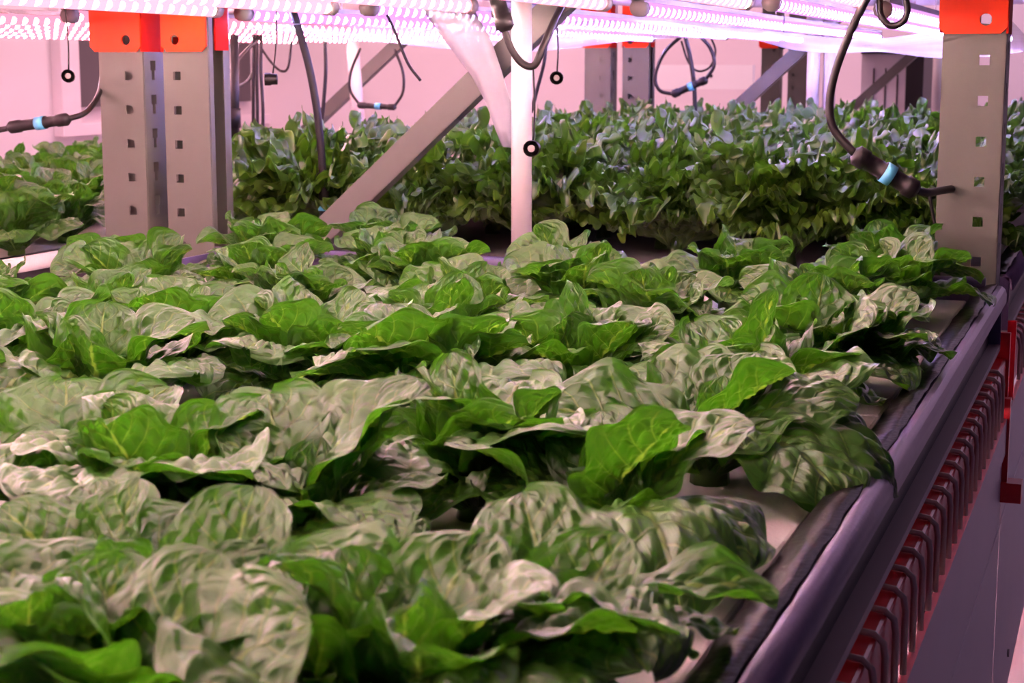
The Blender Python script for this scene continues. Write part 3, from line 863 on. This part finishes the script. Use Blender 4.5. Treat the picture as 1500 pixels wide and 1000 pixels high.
# leaves read off the photograph for the front plants: crown pixel, then (tip pixel, tip height, width, arch, cup, facing)
HERO = [
 ((430, 692), [(562, 822, 'n', .105, .100, 42, -.30, .45), (270, 712, 'c', .10, .080, 35, .10, .40), (392, 575, 'f', .105, .085, 25, .50, .10), (612, 556, 'c', .10, .080, 30, .25, .0),
               (625, 560, 'n', .095, .060, 22, .5, .0), (655, 700, 'c', .10, .070, 40, -.1, .0), (320, 636, 'c', .09, .07, 30, .2, .15), (470, 640, 'c', .06, .045, 15, .8, .2)]),
 ((885, 672), [(1104, 622, 'c', .11, .095, 32, .05, .05), (1098, 835, 'n', .12, .110, 45, -.30, .0), (692, 706, 'c', .10, .075, 38, -.1, .20), (757, 634, 'f', .10, .065, 30, .1, .15),
               (858, 765, 'n', .09, .085, 30, .3, -.1), (1000, 905, 'n', .11, .090, 45, -.3, .0), (900, 625, 'c', .06, .045, 20, .7, .2), (880, 600, 'f', .10, .07, 30, .1, .2)]),
 ((1042, 588), [(796, 596, 'c', .13, .095, 28, .20, .45), (902, 545, 'f', .11, .080, 28, .2, .35), (1006, 518, 'f', .11, .080, 28, .4, .20), (1165, 542, 'n', .095, .100, 35, .55, .0),
                (1312, 726, 'c', .15, .080, 62, -.30, .15), (1235, 745, 'n', .12, .095, 50, -.3, .0), (1110, 512, 'f', .11, .07, 30, .2, .2), (1060, 550, 'c', .05, .040, 10, .8, .2), (1258, 590, 'c', .12, .07, 45, -.2, .2), (1010, 640, 'n', .09, .07, 40, .1, .1)]),
 ((814, 842), [(764, 720, 'f', .095, .070, 20, .30, .30), (914, 782, 'c', .08, .060, 25, .45, .30), (645, 826, 'c', .09, .070, 32, .10, .35), (1140, 878, 'c', .13, .042, 45, .25, .10),
               (898, 918, 'n', .08, .070, 42, .0, .1), (800, 842, 'n', .06, .050, 15, .5, .0), (950, 985, 'n', .10, .080, 45, -.3, .2), (690, 930, 'n', .085, .075, 42, -.1, .2), (790, 975, 'n', .085, .075, 42, -.1, .2)]),
 ((132, 790), [(0, 742, 'c', .09, .075, 35, -.1, .30), (314, 764, 'c', .09, .065, 32, .2, .35), (66, 836, 'n', .07, .055, 30, .3, .2), (140, 705, 'f', .095, .07, 25, .3, .3), (205, 700, 'c', .08, .05, 12, .3, .0), (20, 850, 'n', .085, .075, 40, .0, .2)]),
 ((322, 862), [(456, 815, 'c', .085, .078, 32, .05, .45), (232, 842, 'c', .075, .050, 30, .25, .10), (372, 712, 'f', .10, .065, 18, .45, .1), (135, 815, 'n', .09, .055, 18, .6, .0), (330, 930, 'n', .07, .055, 32, .2, .0), (190, 940, 'n', .085, .075, 42, -.1, .2)]),
 ((440, 968), [(304, 900, 'c', .075, .065, 35, .1, .40), (690, 845, 'f', .12, .070, 40, -.1, .30), (520, 860, 'f', .085, .065, 28, .2, .35), (300, 1010, 'n', .08, .07, 40, -.1, .2), (610, 985, 'c', .085, .07, 40, -.1, .25)]),
 ((90, 642), [(96, 555, 'f', .10, .085, 25, .10, .35), (178, 665, 'n', .085, .075, 38, -.1, .4), (222, 618, 'c', .09, .055, 15, .4, .30), (0, 655, 'c', .09, .07, 38, .0, .25), (250, 565, 'f', .11, .075, 22, .3, .35), (20, 695, 'n', .10, .08, 45, -.2, .3)]),
]

def romaine(x, y, label, seed, size=1.0, group='broad-leaved lettuces in the near bed', n=(5, 5, 4, 2, 3), hero=None):
    r = random.Random(seed)
    t = thing('romaine_lettuce', (x, y, BED), label, 'lettuce', group)
    MB().tube([(0, 0, 0), (0, 0, .012), (0, 0, .03)], [.014, .013, .006], 10).build('stem', 'curly', t, True)
    if hero is not None:
        for q, sp in enumerate(hero):
            hero_leaf(t, Vector((x, y, BED + .008)) + Vector((r.uniform(-.006, .006), r.uniform(-.006, .006), 0)), sp, seed + q)
        n = (3, 2, 1, 0, 3); size *= .85
    az = r.uniform(0, 6.28)
    for kind, cnt, lo, hi, tl in (('outer', n[0], .108, .132, .12), ('mid', n[1], .105, .13, .14), ('cup', n[2], .092, .118, .14), ('stand', n[3], .08, .11, .18), ('inner', n[4], .045, .07, .1)):
        for k in range(cnt):
            az += 2.39996 + r.uniform(-.35, .35)
            put_leaf(t, r.choice(LEAF[kind]), az, r.uniform(lo, hi) * size, r.uniform(-tl, tl), r.uniform(-.25, .25),
                     .009 if kind in ('outer', 'mid') else .005, r.uniform(.9, 1.12), .006 + (.006 if kind in ('cup', 'stand', 'inner') else 0))
    if hero is None and y < 1.45 and x > -1.0:                                  # broad outer leaves leaning towards the aisle and the viewer
        for d in (-.6, .5):
            a_ = math.atan2(-y, -x) + d + r.uniform(-.15, .15)
            put_leaf(t, r.choice(LEAF['outer']), a_, r.uniform(.13, .15) * size, r.uniform(0, .3), r.uniform(-.2, .2), .009, r.uniform(.95, 1.1), .006)
    return t

HPOS = []
for (px, py), _ in HERO:
    h_ = at_z(px, py, -.226); HPOS.append((h_.x, h_.y))
EXTRA = [at_z(px, py, -.235) for px, py in ((700, 650), (240, 700), (850, 520), (600, 960), (1190, 500), (40, 955), (190, 1010))]
FIX = HPOS + [(e_.x, e_.y) for e_ in EXTRA] + [(-.81, 1.33), (-.895, 1.20), (-.60, 1.45), (-.44, 1.63), (-.240, 1.50), (-.285, 1.72), (-.275, 2.09), (-.515, 1.22), (-.245, 1.92)]
spots = list(FIX)
for k in range(-2, 12):
    for j in range(6):
        x = -.27 - .195 * j - (.09 if k % 2 else 0); y = .62 + .165 * k
        x += rng.uniform(-.025, .025); y += rng.uniform(-.02, .02)
        if x < -1.20 or y > 2.09 or y < .40: continue
        if -x > .80 * y + .16: continue                        # outside the view
        if min(math.hypot(x - a, y - b) for a, b in spots) > .128: spots.append((x, y))
spots.sort(key=lambda s: s[1])
rows = {}
for s in spots: rows.setdefault(int((s[1] - .30) / .17), []).append(s)
nrow = 0
for kr in sorted(rows):
    for j, s in enumerate(sorted(rows[kr], key=lambda s: -s[0])):
        lab = 'broad-leaved green lettuce, %s from the aisle rim in the %s row from the front' % (ORD[j], ORD[nrow])
        romaine(s[0], s[1], lab, int(s[0] * -1000) * 7 + int(s[1] * 1000), rng.uniform(.88, 1.02) * (1.0 if s[1] < 1.4 else .92), hero=HERO[HPOS.index(s)][1] if s in HPOS else None)
    nrow += 1

# neighbouring bed on the left
sB = []
for k in range(15):
    for j in range(5):
        x = -1.62 - .20 * j + rng.uniform(-.03, .03); y = 1.80 + .18 * k + rng.uniform(-.03, .03)
        px = 750 + F * float(np.dot(_rt, (x, y, -.2)) / np.dot(_fw, (x, y, -.2)))
        if -120 < px < 430 and y < 4.4: sB.append((x, y))
rowsB = {}
for s in sB: rowsB.setdefault(int((s[1] - 1.6) / .18), []).append(s)
for nr, kr in enumerate(sorted(rowsB)):
    for j, s in enumerate(sorted(rowsB[kr], key=lambda s: -s[0])):
        romaine(s[0], s[1], 'green lettuce in the left bed, %s from the uprights in its %s row' % (ORD[j], ORD[nr]), int(s[0] * -999) + int(s[1] * 777),
                rng.uniform(.9, 1.15), 'lettuces in the left neighbouring bed')

# ------------------------------------------------------------------ curly lettuces
def curly_leaf(seed, a0, a1, nu=40, nv=300):
    r = np.random.RandomState(seed)
    t_ = np.linspace(0.0, 1, nu)[:, None] * np.ones((1, nv)); ph = np.linspace(-1, 1, nv)[None, :] * np.ones((nu, 1))
    rho = 1 - (1 - t_) ** 1.6
    p = r.rand(12) * 6.28
    fr1, fr2 = sstep(.72, 1.0, rho), sstep(.86, 1.0, rho)
    R = 1.0 - .25 * ph ** 2 + .09 * sstep(.3, 1, rho) * np.sin(8.5 * ph + p[0]) + .06 * fr1 * np.sin(19 * ph + p[1]) + .035 * fr2 * np.sin(47 * ph + p[7])
    fanA = .70 * ph * sstep(.0, .45, rho)
    x = rho * R * np.cos(fanA); yv = rho * R * np.sin(fanA)
    h = .06 * rho ** 2 * np.sin(7.5 * ph + p[2])
    for q in range(7):                                     # crumpled blade
        th = r.uniform(0, 3.14); wv = r.uniform(28, 62)
        h = h + .85 / wv * sstep(.15, .6, rho) * np.sin(wv * (x * math.cos(th) + yv * math.sin(th)) + r.uniform(0, 6.28)) * .55
    k = 50 + 12 * r.rand()
    h = h + .040 * fr1 * np.sin(k * ph + p[3] + 2 * np.sin(5 * ph)) + .022 * fr2 * np.sin(k * 2.1 * ph + p[8])
    x = x - .07 * fr2 * (.5 + .5 * np.sin(k * .8 * ph + p[10])) + .03 * fr1 * np.sin(k * ph + p[9]); yv = yv + .025 * fr1 * np.cos(k * ph + p[11])
    # bend along x
    x = np.maximum(x, 0)
    a = np.radians(a0 + (a1 - a0) * sstep(0, 1.1, x))
    s = np.linspace(0, 1.2, 60); A = np.radians(a0 + (a1 - a0) * sstep(0, 1.1, s))
    cx = np.concatenate([[0], np.cumsum(np.cos(A[:-1]) * (s[1] - s[0]))]); cz = np.concatenate([[0], np.cumsum(np.sin(A[:-1]) * (s[1] - s[0]))])
    X = np.interp(x, s, cx) - np.sin(a) * h; Z = np.interp(x, s, cz) + np.cos(a) * h
    Z = Z + .12 * np.abs(yv)
    return grid_mesh('leaf', np.stack([X, yv, Z], -1), rho, ph * .5 + .5, 'curly')
CUR = {'outer': [curly_leaf(700 + k, rng.uniform(48, 60), rng.uniform(-25, 0)) for k in range(4)],
       'mid': [curly_leaf(720 + k, rng.uniform(68, 80), rng.uniform(-30, 5)) for k in range(5)],
       'inner': [curly_leaf(740 + k, rng.uniform(80, 88), rng.uniform(5, 45)) for k in range(4)]}
def curly(x, y, label, seed, size=1.0):
    r = random.Random(seed)
    t = thing('curly_lettuce', (x, y, BED), label, 'lettuce', 'curly lettuces in the far bed')
    MB().tube([(0, 0, 0), (0, 0, .03)], [.014, .008], 8).build('stem', 'curly', t, True)
    az = r.uniform(0, 6.28)
    for kind, cnt, lo, hi in (('outer', 6, .14, .17), ('mid', 9, .17, .20), ('inner', 8, .15, .19)):
        for k in range(cnt):
            az += 2.39996 + r.uniform(-.3, .3)
            put_leaf(t, r.choice(CUR[kind]), az, r.uniform(lo, hi) * size, r.uniform(-.12, .12), r.uniform(-.2, .2), .01 if kind != 'inner' else .02, r.uniform(.9, 1.2), .012)
    return t
nr = 0
for k in range(13):
    y = 2.42 + .166 * k
    for j in range(6):
        x = -.27 - .188 * j - (.06 if k % 2 else 0)
        curly(x + rng.uniform(-.02, .02), y + rng.uniform(-.02, .02),
              'curly green lettuce, %s from the aisle in the %s row behind the pole' % (ORD[j], ORD[k]), 5000 + k * 17 + j, rng.uniform(.92, 1.08))

# ------------------------------------------------------------------ lift everything to the floor
for o in list(COL.objects):
    if o.parent is None:
        o.location.z += LIFT
